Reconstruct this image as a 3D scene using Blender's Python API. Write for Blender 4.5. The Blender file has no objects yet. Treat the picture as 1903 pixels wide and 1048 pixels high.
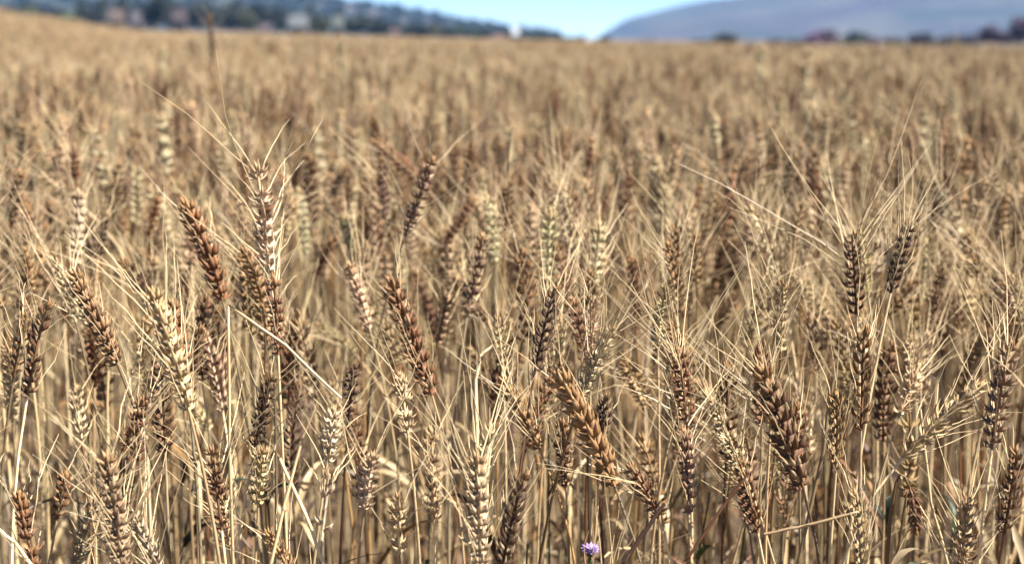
import bpy, math, random
import numpy as np
from mathutils import Vector

R = math.radians
rng = np.random.default_rng(11)
random.seed(11)
scene = bpy.context.scene
COL = scene.collection

# ------------------------------------------------------------------ camera
W0, H0, FPX = 1903.0, 1048.0, 2643.0
CAM = np.array([0.0, 0.0, 0.98])
HORIZON_Y = 72.0
PITCH = math.atan((H0 / 2 - HORIZON_Y) / FPX)
FWD = np.array([0, math.cos(PITCH), -math.sin(PITCH)])
UP = np.array([0, math.sin(PITCH), math.cos(PITCH)])
RIGHT = np.array([1.0, 0, 0])


def at(px, py, d):
    """photo pixel at depth d (metres along the lens axis) -> point"""
    return CAM + d * (FWD + RIGHT * (px - W0 / 2) / FPX + UP * (H0 / 2 - py) / FPX)


def to_px(p):
    v = np.asarray(p) - CAM
    d = v @ FWD
    return W0 / 2 + FPX * (v @ RIGHT) / d, H0 / 2 - FPX * (v @ UP) / d, d


cd = bpy.data.cameras.new("camera")
cam = bpy.data.objects.new("camera", cd)
COL.objects.link(cam)
cam.location = CAM
cam.rotation_euler = (math.pi / 2 - PITCH, 0, 0)
cd.sensor_width = 36.0
cd.lens = 36.0 * FPX / W0
cd.clip_start, cd.clip_end = 0.05, 30000
cd.dof.use_dof = True
cd.dof.focus_distance = 1.06
cd.dof.aperture_fstop = 5.8
scene.camera = cam

# ------------------------------------------------------------------ light
SUN_EL, SUN_AZ = R(54), R(104)      # azimuth clockwise from the view direction (+Y)
world = bpy.data.worlds.new("World")
scene.world = world
world.use_nodes = True
wn = world.node_tree
bg = wn.nodes["Background"]
sky = wn.nodes.new("ShaderNodeTexSky")
sky.sky_type = 'NISHITA'
sky.sun_disc = False
sky.sun_elevation = SUN_EL
sky.sun_rotation = SUN_AZ
sky.altitude = 1500
sky.air_density = 0.55
sky.dust_density = 0.0
sky.ozone_density = 3.5
wn.links.new(sky.outputs[0], bg.inputs[0])
bg.inputs[1].default_value = 0.05
ld = bpy.data.lights.new("sun", 'SUN')
ld.energy = 5.0
ld.angle = R(0.5)
ld.color = (1.0, 0.95, 0.86)
sun = bpy.data.objects.new("sun", ld)
COL.objects.link(sun)
sd = Vector((math.sin(SUN_AZ) * math.cos(SUN_EL), math.cos(SUN_AZ) * math.cos(SUN_EL), math.sin(SUN_EL)))
sun.rotation_euler = sd.to_track_quat('Z', 'Y').to_euler()
sun.location = (3, 2, 6)

vs = scene.view_settings
vs.view_transform = 'Standard'
vs.look = 'None'
vs.gamma = 1.0
vs.exposure = 2.05
cy = scene.cycles
cy.max_bounces = 6
cy.diffuse_bounces = 1
cy.glossy_bounces = 2
cy.transmission_bounces = 3
cy.volume_bounces = 0
cy.transparent_max_bounces = 4
cy.use_denoising = True


# ------------------------------------------------------------------ helpers
def smooth(a, b, x):
    t = np.clip((np.asarray(x, float) - a) / (b - a), 0, 1)
    return t * t * (3 - 2 * t)


def unit(v):
    v = np.asarray(v, float)
    return v / np.maximum(np.linalg.norm(v, axis=-1, keepdims=True), 1e-9)


def tag(o, label=None, cat=None, group=None, kind=None):
    if label:
        o["label"] = label
    if cat:
        o["category"] = cat
    if group:
        o["group"] = group
    if kind:
        o["kind"] = kind
    return o


def empty(name, loc):
    o = bpy.data.objects.new(name, None)
    o.empty_display_size = 0.05
    COL.objects.link(o)
    o.location = [float(c) for c in loc]
    return o


def terrain(x, y):
    x = np.asarray(x, float)
    y = np.asarray(y, float)
    u = x / np.maximum(y, 1.0)
    prof = np.interp(u, [-0.6, -0.40, -0.36, -0.31, -0.27, -0.2, -0.1, 0.0, 0.2, 0.36, 0.6],
                     [2.1, 1.45, 1.12, 0.66, 0.35, 0.27, 0.11, -0.03, -0.28, -0.40, -0.5])
    z = prof * smooth(6, 60, y) * np.minimum(y, 400) / 60 * 0.5 + prof * smooth(6, 60, y) * 0.5
    z = np.where(y > 60, z, prof * smooth(6, 60, y))
    z = z + 0.018 * np.sin(x * 1.7 + 0.6) * np.cos(y * 1.1)
    return z


class MB:
    """collects quads with a tint and a per-vertex chaff vector (random, t, height along ear)"""

    def __init__(s):
        s.v, s.q, s.t, s.c, s.m, s.a, s.n = [], [], [], [], [], [], 0

    def add(s, v, q, tint, chaff, mat=0, vein=None):
        s.a.append(np.zeros(v.size // 3) if vein is None else vein.reshape(-1))
        v = v.reshape(-1, 3)
        q = q.reshape(-1, 4)
        s.v.append(v)
        s.q.append(q + s.n)
        s.t.append(np.broadcast_to(np.asarray(tint, float), v.shape).reshape(-1, 3))
        s.c.append(np.broadcast_to(np.asarray(chaff, float), v.shape).reshape(-1, 3))
        s.m.append(np.full(len(q), mat))
        s.n += len(v)

    def merge(s, o, mat=None):
        if not o.v:
            return
        v, q, t, c, m = o.arrays()
        s.v.append(v); s.q.append(q + s.n); s.t.append(t); s.c.append(c)
        s.m.append(m if mat is None else np.full(len(q), mat))
        s.a.append(np.concatenate(o.a))
        s.n += len(v)

    def arrays(s):
        return (np.concatenate(s.v), np.concatenate(s.q), np.concatenate(s.t), np.concatenate(s.c), np.concatenate(s.m))

    def mesh(s, name, mats, origin=(0, 0, 0)):
        v, q, t, c, m = s.arrays()
        v = v - np.asarray(origin, float)
        me = bpy.data.meshes.new(name)
        me.vertices.add(len(v))
        me.vertices.foreach_set("co", v.astype(np.float32).ravel())
        me.loops.add(len(q) * 4)
        me.loops.foreach_set("vertex_index", q.astype(np.int32).ravel())
        me.polygons.add(len(q))
        me.polygons.foreach_set("loop_start", (np.arange(len(q)) * 4).astype(np.int32))
        for mt in mats:
            me.materials.append(mt)
        me.polygons.foreach_set("material_index", m.astype(np.int32))
        me.polygons.foreach_set("use_smooth", np.ones(len(q), bool))
        a = me.attributes.new("tint", 'FLOAT_COLOR', 'POINT')
        a.data.foreach_set("color", np.c_[t, np.concatenate(s.a)].astype(np.float32).ravel())
        a = me.attributes.new("chaff", 'FLOAT_VECTOR', 'POINT')
        a.data.foreach_set("vector", c.astype(np.float32).ravel())
        me.update(calc_edges=True)
        return me

    def build(s, name, mats, parent=None, origin=(0, 0, 0), loc=None):
        if not isinstance(mats, (list, tuple)):
            mats = [mats]
        o = bpy.data.objects.new(name, s.mesh(name, mats, origin))
        COL.objects.link(o)
        if parent is not None:
            o.parent = parent
        if loc is not None:
            o.location = [float(k) for k in loc]
        return o


def grid_quads(F, K, M, closed=True):
    """quads of F separate K x M grids"""
    k = np.arange(K - 1)[:, None]
    m = np.arange(M if closed else M - 1)[None, :]
    m2 = (m + 1) % M
    q = np.stack([k * M + m, k * M + m2, (k + 1) * M + m2, (k + 1) * M + m], -1).reshape(-1, 4)
    return (q[None] + (np.arange(F) * K * M)[:, None, None]).reshape(-1, 4)


def perp(a):
    a = unit(a)
    ref = np.where(np.abs(a[..., 2:3]) < 0.9, np.array([0, 0, 1.0]), np.array([1.0, 0, 0]))
    b = unit(np.cross(a, ref))
    return b, np.cross(a, b)


def tubes(mb, P, rad, tint, chaff_r=None, M=4, mat=0):
    """P (F,K,3) polylines, rad (F,K)"""
    F, K, _ = P.shape
    T = np.gradient(P, axis=1)
    b, c = perp(T)
    th = np.arange(M) * 2 * math.pi / M
    v = P[:, :, None, :] + rad[:, :, None, None] * (np.cos(th)[None, None, :, None] * b[:, :, None, :] + np.sin(th)[None, None, :, None] * c[:, :, None, :])
    r = rng.random(F) if chaff_r is None else np.broadcast_to(chaff_r, (F,))
    ch = np.zeros((F, K, M, 3))
    ch[..., 0] = r[:, None, None]
    ch[..., 1] = np.linspace(0, 1, K)[None, :, None]
    ch[..., 2] = 0.5
    mb.add(v, grid_quads(F, K, M), tint, ch.reshape(-1, 3), mat)


def bezier(p0, p1, p2, n):
    t = np.linspace(0, 1, n)[:, None]
    return (1 - t) ** 2 * p0 + 2 * t * (1 - t) * p1 + t * t * p2


def bezier3(p0, p1, p2, p3, n):
    t = np.linspace(0, 1, n)[:, None]
    return (1 - t) ** 3 * p0 + 3 * t * (1 - t) ** 2 * p1 + 3 * t * t * (1 - t) * p2 + t ** 3 * p3


# ------------------------------------------------------------------ materials
def new_mat(name):
    m = bpy.data.materials.new(name)
    m.use_nodes = True
    nt = m.node_tree
    return m, nt, nt.nodes, nt.links, nt.nodes["Principled BSDF"]


def mathn(N, L, op, a, b=None, clamp=False):
    n = N.new("ShaderNodeMath")
    n.operation = op
    n.use_clamp = clamp
    for i, s in enumerate((a, b)):
        if s is None:
            continue
        if isinstance(s, (int, float)):
            n.inputs[i].default_value = s
        else:
            L.new(s, n.inputs[i])
    return n.outputs[0]


def mixc(N, L, fac, a, b, mode='MIX'):
    n = N.new("ShaderNodeMix")
    n.data_type = 'RGBA'
    n.blend_type = mode
    for idx, s in ((0, fac), (6, a), (7, b)):
        if isinstance(s, (int, float)):
            n.inputs[idx].default_value = s
        elif isinstance(s, tuple):
            n.inputs[idx].default_value = (*s, 1)
        else:
            L.new(s, n.inputs[idx])
    return n.outputs[2]


def plant_mat(name, rough=0.5, translucent=0.0, chaff=False, awn=False, nscale=260.0):
    m, nt, N, L, P = new_mat(name)
    ta = N.new("ShaderNodeAttribute"); ta.attribute_name = "tint"
    ca = N.new("ShaderNodeAttribute"); ca.attribute_name = "chaff"
    sx = N.new("ShaderNodeSeparateXYZ"); L.new(ca.outputs["Vector"], sx.inputs[0])
    oi = N.new("ShaderNodeObjectInfo")
    tc = N.new("ShaderNodeTexCoord")
    nz = N.new("ShaderNodeTexNoise"); nz.inputs["Scale"].default_value = nscale; nz.inputs["Detail"].default_value = 2
    mp = N.new("ShaderNodeMapping"); mp.inputs["Scale"].default_value = (1, 1, 0.25)
    L.new(tc.outputs["Object"], mp.inputs[0]); L.new(mp.outputs[0], nz.inputs["Vector"])
    # value variation: per floret, per plant and fine mottling
    v = mathn(N, L, 'MULTIPLY', sx.outputs[0], 0.55)
    v = mathn(N, L, 'ADD', v, mathn(N, L, 'MULTIPLY', nz.outputs[0], 0.7))
    v = mathn(N, L, 'ADD', v, 0.38)
    v = mathn(N, L, 'MULTIPLY', v, mathn(N, L, 'ADD', mathn(N, L, 'MULTIPLY', oi.outputs["Random"], 0.3), 0.85))
    comb = N.new("ShaderNodeCombineColor")
    for i in range(3):
        L.new(v, comb.inputs[i])
    col = mixc(N, L, 1.0, ta.outputs["Color"], comb.outputs[0], 'MULTIPLY')
    if chaff:
        vein = mathn(N, L, 'SINE', mathn(N, L, 'MULTIPLY', ta.outputs['Alpha'], 14.0))
        vv = mathn(N, L, 'ADD', mathn(N, L, 'MULTIPLY', vein, 0.22), 0.95)
        cv = N.new('ShaderNodeCombineColor')
        for i in range(3):
            L.new(vv, cv.inputs[i])
        col = mixc(N, L, 1.0, col, cv.outputs[0], 'MULTIPLY')
        # papery pale points of the glumes, golden towards the top of the ear
        tipf = mathn(N, L, 'MULTIPLY', mathn(N, L, 'SUBTRACT', sx.outputs[1], 0.58, True), 2.0, True)
        tipf = mathn(N, L, 'MULTIPLY', tipf, mathn(N, L, 'ADD', mathn(N, L, 'MULTIPLY', sx.outputs[0], 0.6), 0.25))
        col = mixc(N, L, tipf, col, (0.42, 0.31, 0.165))
        # some glumes bleached, some stained brown
        pale = mathn(N, L, 'MULTIPLY', mathn(N, L, 'SUBTRACT', sx.outputs[0], 0.80, True), 4.0, True)
        n3 = N.new("ShaderNodeTexNoise"); n3.inputs["Scale"].default_value = 75; n3.inputs["Detail"].default_value = 3
        L.new(tc.outputs["Object"], n3.inputs["Vector"])
        blot = mathn(N, L, 'MULTIPLY', mathn(N, L, 'SUBTRACT', n3.outputs[0], 0.44, True), 4.0, True)
        col = mixc(N, L, pale, col, (0.38, 0.28, 0.16))
        col = mixc(N, L, mathn(N, L, 'MULTIPLY', blot, 0.75), col, (0.10, 0.045, 0.022))
        topf = mathn(N, L, 'MULTIPLY', mathn(N, L, 'SUBTRACT', sx.outputs[2], 0.78, True), 2.6, True)
        col = mixc(N, L, topf, col, (0.31, 0.175, 0.065))
    L.new(col, P.inputs["Base Color"])
    P.inputs["Roughness"].default_value = rough
    P.inputs["Specular IOR Level"].default_value = 0.35
    bp = N.new("ShaderNodeBump"); bp.inputs["Strength"].default_value = 0.35; bp.inputs["Distance"].default_value = 0.0006
    L.new(nz.outputs[0], bp.inputs["Height"]); L.new(bp.outputs[0], P.inputs["Normal"])
    if translucent > 0:
        tr = N.new("ShaderNodeBsdfTranslucent"); L.new(col, tr.inputs[0])
        mx = N.new("ShaderNodeMixShader"); mx.inputs[0].default_value = translucent
        L.new(P.outputs[0], mx.inputs[1]); L.new(tr.outputs[0], mx.inputs[2])
        L.new(mx.outputs[0], N["Material Output"].inputs[0])
    return m


M_CHAFF = plant_mat("wheat_chaff", 0.68, 0.12, chaff=True, nscale=420)
M_STRAW = plant_mat("dry_straw", 0.40, 0.0, nscale=120)
M_LEAF = plant_mat("dry_leaf", 0.5, 0.3, nscale=90)
M_AWN = plant_mat("wheat_awn", 0.35, 0.2, nscale=60)
M_GREEN = plant_mat("green_leaf", 0.5, 0.3, nscale=60)
M_PETAL = plant_mat("purple_petal", 0.6, 0.3, nscale=60)
PLANT_MATS = [M_STRAW, M_CHAFF, M_AWN, M_LEAF]


def noise_mat(name, c1, c2, scale, rough=0.9, c3=None, scale3=3.0, detail=5, bump=0.0, lo=0.35, hi=0.65):
    m, nt, N, L, P = new_mat(name)
    tc = N.new("ShaderNodeTexCoord")
    nz = N.new("ShaderNodeTexNoise"); nz.inputs["Scale"].default_value = scale; nz.inputs["Detail"].default_value = detail
    L.new(tc.outputs["Object"], nz.inputs["Vector"])
    r = N.new("ShaderNodeMapRange"); r.inputs[1].default_value = lo; r.inputs[2].default_value = hi
    L.new(nz.outputs[0], r.inputs[0])
    col = mixc(N, L, r.outputs[0], c1, c2)
    if c3:
        n2 = N.new("ShaderNodeTexNoise"); n2.inputs["Scale"].default_value = scale3; n2.inputs["Detail"].default_value = 4
        L.new(tc.outputs["Object"], n2.inputs["Vector"])
        r2 = N.new("ShaderNodeMapRange"); r2.inputs[1].default_value = 0.52; r2.inputs[2].default_value = 0.62
        L.new(n2.outputs[0], r2.inputs[0])
        col = mixc(N, L, r2.outputs[0], col, c3)
    L.new(col, P.inputs["Base Color"])
    P.inputs["Roughness"].default_value = rough
    if bump:
        bp = N.new("ShaderNodeBump"); bp.inputs["Strength"].default_value = bump
        L.new(nz.outputs[0], bp.inputs["Height"]); L.new(bp.outputs[0], P.inputs["Normal"])
    return m


# ------------------------------------------------------------------ ground and hills
def heightfield(name, xs, ys, fz, mat):
    X, Y = np.meshgrid(xs, ys)
    Z = fz(X, Y)
    mb = MB()
    v = np.stack([X, Y, Z], -1)
    q = grid_quads(1, len(ys), len(xs), False)
    mb.add(v, q, (1, 1, 1), (0, 0, 0))
    o = mb.build(name, mat)
    tag(o, kind='structure')
    return o


pos = np.concatenate([np.arange(0, 8, 0.5), np.geomspace(8, 2080, 50)])
xs = np.unique(np.concatenate([-pos, pos]))
ys = np.concatenate([np.arange(-8, 8, 0.5), np.geomspace(8, 3540, 84)])
M_SOIL = noise_mat("dry_soil", (0.07, 0.043, 0.028), (0.12, 0.08, 0.05), 9, c3=(0.11, 0.078, 0.047), scale3=0.05, bump=0.4)
ground = heightfield("ground", xs, ys, terrain, M_SOIL)


def hill(name, prof_px, prof_top, dist, depth, mat, bump, seed, nx=160, ny=26):
    """a ridge whose skyline follows prof (photo x -> pixels above the horizon) at its distance"""
    r2 = np.random.default_rng(seed)
    ph = r2.random((7, 2)) * 6.28
    px = np.linspace(prof_px[0], prof_px[-1], nx)
    top = np.interp(px, prof_px, prof_top) / FPX * dist
    xs_ = (px - W0 / 2) / FPX * dist
    ts = np.linspace(-1, 1, ny)
    X = np.broadcast_to(xs_[None, :], (ny, nx)) * (1 + 0.0 * ts[:, None])
    Y = dist + depth * ts[:, None] + 0 * X
    cross = np.cos(ts * math.pi / 2) ** 1.3
    Z = top[None, :] * cross[:, None]
    wob = 0
    for i in range(7):
        f = 2.0 ** i / dist * 12
        wob = wob + np.sin(X * f + ph[i, 0]) * np.cos(Y * f * 0.8 + ph[i, 1]) / 2 ** (i * 0.8)
    Z = Z + bump * wob * cross[:, None] * np.minimum(1, top[None, :] / (8 * bump + 1e-6)) + terrain(X, Y) * 0 - 3.0 * (1 - cross[:, None])
    mb = MB()
    mb.add(np.stack([X, Y, Z], -1), grid_quads(1, ny, nx, False), (1, 1, 1), (0, 0, 0))
    o = mb.build(name, mat)
    tag(o, kind='structure')
    return o, X, Y, Z


M_HILL_R = noise_mat("rocky_hillside", (0.036, 0.029, 0.027), (0.003, 0.005, 0.004), 0.008, c3=(0.012, 0.003, 0.013), scale3=0.006, lo=0.4, hi=0.6)
M_HILL_L = noise_mat("wooded_hillside", (0.005, 0.010, 0.010), (0.014, 0.017, 0.014), 0.02, c3=(0.035, 0.026, 0.028), scale3=0.008)
hr, _, _, _ = hill("hill_right", [1128, 1140, 1152, 1182, 1280, 1340, 1500, 1700, 1900, 2300, 2900],
                   [0, 3, 22, 40, 62, 74, 92, 118, 140, 170, 120], 2600, 900, M_HILL_R, 7.0, 3)
hl, HX, HY, HZ = hill("hill_left", [-1200, -500, 0, 300, 480, 590, 680, 760, 850, 930, 1000, 1060],
                      [150, 170, 150, 118, 92, 72, 60, 47, 30, 17, 7, 0], 1300, 420, M_HILL_L, 2.0, 5)


# ------------------------------------------------------------------ wheat
PAL = {
    'cream': (0.50, 0.385, 0.230), 'straw': (0.46, 0.342, 0.185), 'tan': (0.32, 0.217, 0.115), 'gold': (0.27, 0.152, 0.060),
    'rust': (0.180, 0.078, 0.032), 'brown': (0.125, 0.053, 0.024), 'dark': (0.062, 0.033, 0.021), 'mauve': (0.20, 0.118, 0.074),
}
KR = 7
FT = np.linspace(0, 1, KR)
FR = np.array([0.28, 0.80, 1.0, 0.84, 0.50, 0.20, 0.02])


def florets(mb, O, A, Bv, Cv, ln, w, h, tint, es, K=KR, M=7, bow=0.16, mat=1):
    """O origin, A long axis, B width axis, C outward axis"""
    F = len(O)
    t = FT if K == KR else np.linspace(0, 1, K)
    fr = FR if K == KR else np.interp(t, FT, FR)
    th = np.arange(M) * 2 * math.pi / M
    rr = np.ones(M) + 0.22 * np.clip(np.sin(th), 0, 1) ** 3        # keel on the outer face
    e = lambda a: a[:, None, None, :]
    s = lambda a: np.broadcast_to(a, (F,))[:, None, None, None]
    tt = t[None, :, None, None]
    v = e(O) + s(ln) * tt * e(A) + fr[None, :, None, None] * (
        s(w) * np.cos(th)[None, None, :, None] * e(Bv) + s(h) * (rr * np.sin(th))[None, None, :, None] * e(Cv))
    v = v + s(ln) * bow * np.sin(math.pi * tt * 0.9) * e(Cv)
    ch = np.zeros((F, K, M, 3))
    ch[..., 0] = rng.random(F)[:, None, None]
    ch[..., 1] = t[None, :, None]
    ch[..., 2] = np.broadcast_to(es, (F,))[:, None, None]
    mb.add(v, grid_quads(F, K, M), tint, ch.reshape(-1, 3), mat, np.broadcast_to(np.abs(th - math.pi)[None, None, :], (F, K, M)).copy())


def make_ear(p0, p2, bend, roll, color, plump=1.0, spread=1.0, awn_len=0.075, n_awn=1, detail=2):
    """returns (ear MB, beard MB). p0 base, p2 tip, bend = sideways offset of the middle (vector)"""
    p0 = np.asarray(p0, float); p2 = np.asarray(p2, float)
    L = np.linalg.norm(p2 - p0)
    p1 = (p0 + p2) / 2 + np.asarray(bend, float)
    sc = max(0.75, min(1.25, L / 0.085))
    big = 1.12 if plump > 1.22 else 1.0
    n = int(np.clip(round(L / (0.0047 * sc * big)), 9, 22))
    if detail == 0:
        n = 7
    s = (np.arange(n) + 0.3) / (n + 0.4)
    P = (1 - s)[:, None] ** 2 * p0 + 2 * (s * (1 - s))[:, None] * p1 + (s ** 2)[:, None] * p2
    T = unit(2 * (1 - s)[:, None] * (p1 - p0) + 2 * s[:, None] * (p2 - p1))
    b, c = perp(T)
    # keep a steady frame, slowly twisting
    ang = roll + s * rng.normal(0, 0.25)
    S = np.cos(ang)[:, None] * b + np.sin(ang)[:, None] * c
    Nn = np.cross(T, S)
    sg = np.where(np.arange(n) % 2 == 0, 1.0, -1.0)
    S = S * sg[:, None]
    prof = np.interp(s, [0, 0.12, 0.4, 0.75, 1], [0.72, 0.92, 1.05, 0.98, 0.78]) * sc * big
    al = np.interp(s, [0, 0.5, 1], [0.52, 0.44, 0.22]) * (0.75 + 0.35 * spread) + rng.normal(0, 0.09, n)
    D = unit(T * np.cos(al)[:, None] + S * np.sin(al)[:, None])
    O = P + S * 0.0009 * sc
    tint = np.array(color) * (1 + rng.normal(0, 0.05, 3))
    ear, beard = MB(), MB()
    fl = 0.0130 * prof * (1 + rng.normal(0, 0.10, n))
    Cout = unit(S - D * np.sum(S * D, -1, keepdims=True))
    tips, tdir, tes = [], [], []
    lost = rng.choice([0.0, 0.04, 0.12, 0.35], p=[0.4, 0.3, 0.2, 0.1]) if detail else 0.0
    kept = np.flatnonzero((rng.random(n) >= lost) | (np.arange(n) < 2))
    if detail == 2:
        fans = [(-0.40, 0.98, 1.0), (0.40, 0.98, 1.0), (0.0, 1.05, 0.95), (-0.68, 0.86, 0.9), (0.68, 0.86, 0.9)]
        K, M = KR, 7
    elif detail == 1:
        fans = [(-0.42, 1.0, 1.05), (0.42, 1.0, 1.05), (0.0, 1.0, 1.0)]
        K, M = 5, 5
    else:
        fans = [(0.0, 1.9, 2.1)]
        K, M = 4, 4
    for j, (f, lm, wm) in enumerate(fans):
        fa = f * (0.8 + 0.25 * spread) + rng.normal(0, 0.09, n)
        A = unit(D * np.cos(fa)[:, None] + Nn * np.sin(fa)[:, None])
        Cj = unit(Cout * math.cos(f * 1.1) + Nn * math.sin(f * 1.1))
        Cj = unit(Cj - A * np.sum(A * Cj, -1, keepdims=True))
        Bj = np.cross(A, Cj)
        lm = lm * (1 + rng.normal(0, 0.10, n)) * np.where(rng.random(n) < 0.05, 0.45, 1.0)
        w = 0.0020 * prof * wm * min(plump, 1.15) if detail == 2 else 0.0022 * prof * wm * plump
        h = 0.0017 * prof * wm * min(plump, 1.15 if detail == 2 else 9) * (0.6 if abs(f) > 0.5 else 1.0)
        Oj = O + Nn * (f * 0.0032 * sc) + (Cout * 0.0006 if f == 0 else 0)
        florets(ear, Oj[kept], A[kept], Bj[kept], Cj[kept], (fl * lm)[kept], w[kept], h[kept], tint, s[kept], K, M)
        if j < 2 or (detail == 0):
            tips.append((Oj + A * (fl * lm)[:, None] * 0.97)[kept])
            tdir.append(A[kept])
            tes.append(s[kept])
    # terminal spikelet
    Tn = T[-1][None]
    for da in ((-0.2, 0.2) if detail else (0.0,)):
        A = unit(Tn + Nn[-1][None] * da)
        Cj = unit(S[-1][None] - A * np.sum(S[-1] * A))
        florets(ear, p2[None] - Tn * 0.003, A, np.cross(A, Cj), Cj, np.array([0.011 * sc]), 0.002 * sc * plump, 0.0018 * sc * plump, tint, 1.0, K, M)
    # rachis
    tubes(ear, bezier(p0, p1, p2, 8)[None], np.full((1, 8), 0.0011), tint * 0.9, M=4, mat=1)
    # awns
    if awn_len > 0:
        tp, tdv, te = np.concatenate(tips), np.concatenate(tdir), np.concatenate(tes)
        keep = rng.random(len(tp)) < (0.58 if detail == 2 else 0.20) * n_awn
        tp, tdv, te = tp[keep], tdv[keep], te[keep]
        F = len(tp)
        if F:
            Tm = np.repeat(T.mean(0)[None], F, 0)
            out = unit(tdv - Tm * np.sum(tdv * Tm, -1, keepdims=True))
            k = 0.16 + 0.36 * spread * (0.7 + 0.6 * rng.random(F))
            dr = unit(Tm * np.cos(k)[:, None] + out * np.sin(k)[:, None] + rng.normal(0, 0.09, (F, 3)))
            ln = awn_len * (0.65 + 0.6 * rng.random(F)) * np.interp(te, [0, 0.3, 1], [0.55, 0.95, 1.0]) * np.where(rng.random(F) < 0.15, 0.45, 1.0)
            curl = unit(rng.normal(0, 1, (F, 3)) + out * 0.6 + np.array([0, 0, -0.5])) * (ln * rng.uniform(-0.08, 0.26, F))[:, None]
            Kk = 6 if detail == 2 else (4 if detail == 1 else 3)
            t = np.linspace(0, 1, Kk)[None, :, None]
            # start along the floret, bend into the fan
            Pn = tp[:, None] + ln[:, None, None] * (t * dr[:, None] * 0.9 + (t - t * t) * 0.25 * (tdv - dr)[:, None]) + t ** 2 * curl[:, None]
            Pn[:, 1:] += rng.normal(0, 0.0005, (F, Kk - 1, 3))
            r0 = 0.00052 if detail == 2 else (0.00038 if detail == 1 else 0.0008)
            rad = np.broadcast_to(r0 * np.linspace(1, 0.28, Kk)[None], (F, Kk))
            at_ = np.array(PAL['cream']) * 0.9 + np.array(color) * 0.08 + np.array(PAL['straw']) * 0.2
            tubes(beard, Pn, rad, at_, M=3, mat=2)
    return ear, beard


def make_stem(g, p0, tdir, color, r=0.0014, lean=0.3, K=16, M=6):
    """from ground point g up to the ear base p0, leaving along tdir"""
    g = np.asarray(g, float); p0 = np.asarray(p0, float)
    Ls = np.linalg.norm(p0 - g)
    td = unit(tdir)
    up = max(0.0, td[2])
    P = bezier3(g, g + np.array([0, 0, Ls * (0.45 + 0.3 * (1 - up))]), p0 - td * Ls * lean * (0.35 + 0.65 * up), p0, K)
    mb = MB()
    t = np.linspace(0, 1, K)
    rad = r * np.interp(t, [0, 0.6, 1], [1.35, 1.1, 0.72])
    for kn in (0.28, 0.58):
        rad = rad * (1 + 0.35 * np.exp(-((t - kn) / 0.02) ** 2))
    tubes(mb, P[None], rad[None], np.array(color), M=M)
    return mb, P


def make_leaf(p, up, out, ln, w, color, droop=1.0, K=11, twist=1.0, mat=3):
    """dry blade leaving point p; up = stem direction, out = side it falls to"""
    up, out = unit(up), unit(out)
    t = np.linspace(0, 1, K)
    ang = 0.35 + droop * (0.5 * t + 1.5 * t ** 2)
    d = np.cos(ang)[:, None] * up + np.sin(ang)[:, None] * out
    side = unit(np.cross(up, out))
    d = d + side * (np.sin(t * 5 + rng.random() * 6) * 0.18)[:, None]
    P = np.asarray(p) + np.cumsum(unit(d), 0) * ln / K
    tw = (rng.random() - 0.5) * 2.4 * twist * t + rng.normal(0, 0.3)
    nrm = unit(np.cross(unit(d), side[None]))
    sv = np.cos(tw)[:, None] * side + np.sin(tw)[:, None] * nrm
    nv = np.cross(unit(d), sv)
    ww = w * np.interp(t, [0, 0.15, 0.5, 1], [0.45, 1, 0.85, 0.06]) * (1 + 0.15 * np.sin(t * 21 + rng.random() * 6))
    fold = 0.45
    v = np.stack([P - sv * ww[:, None] + nv * (ww * fold)[:, None], P, P + sv * ww[:, None] + nv * (ww * fold)[:, None]], 1)
    mb = MB()
    ch = np.zeros((K, 3, 3)); ch[..., 0] = rng.random(); ch[..., 1] = t[:, None]; ch[..., 2] = 0.5
    mb.add(v, grid_quads(1, K, 3, False), np.array(color), ch.reshape(-1, 3), mat)
    return mb


def stem_tint(cls):
    base = np.array(PAL[random.choice(['straw', 'straw', 'tan', 'tan', 'gold', 'cream', 'brown', 'cream'])])
    return base * rng.choice([0.28, 0.42, 0.6, 0.85, 1.05, 1.25])  # mixed straw tones; the darkest also put shadow among stems into the colour


def plant_pieces(g, p0, p2, bend, roll, cls, plump, spread, awn, n_awn, detail, leaves, stem_r=0.0014, color=None):
    col = np.array(PAL[cls]) * rng.uniform(0.88, 1.12) if color is None else np.array(color)
    p1 = (np.asarray(p0) + np.asarray(p2)) / 2 + np.asarray(bend)
    td = unit(p1 - np.asarray(p0))
    ear, beard = make_ear(p0, p2, bend, roll, col, plump, spread, awn, n_awn, detail)
    stc = stem_tint(cls)
    stem, P = make_stem(g, p0, td, stc, r=stem_r, K=16 if detail else 6, M=6 if detail == 2 else (5 if detail else 3))
    lv = []
    for _ in range(leaves):
        k = rng.uniform(0.38, 0.76)
        i = int(k * (len(P) - 2))
        a = rng.random() * 6.28
        lv.append(make_leaf(P[i], P[i + 1] - P[i], (math.cos(a), math.sin(a), 0.0), rng.uniform(0.06, 0.19), rng.uniform(0.0014, 0.0045),
                            stem_tint(cls) * rng.uniform(0.75, 1.15), rng.uniform(0.5, 1.3), K=11 if detail == 2 else (7 if detail else 4)))
    return stem, lv, ear, beard


HEROES = []     # (phrase, px of the ear's middle, depth)
ALL_PLANTS = []


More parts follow.
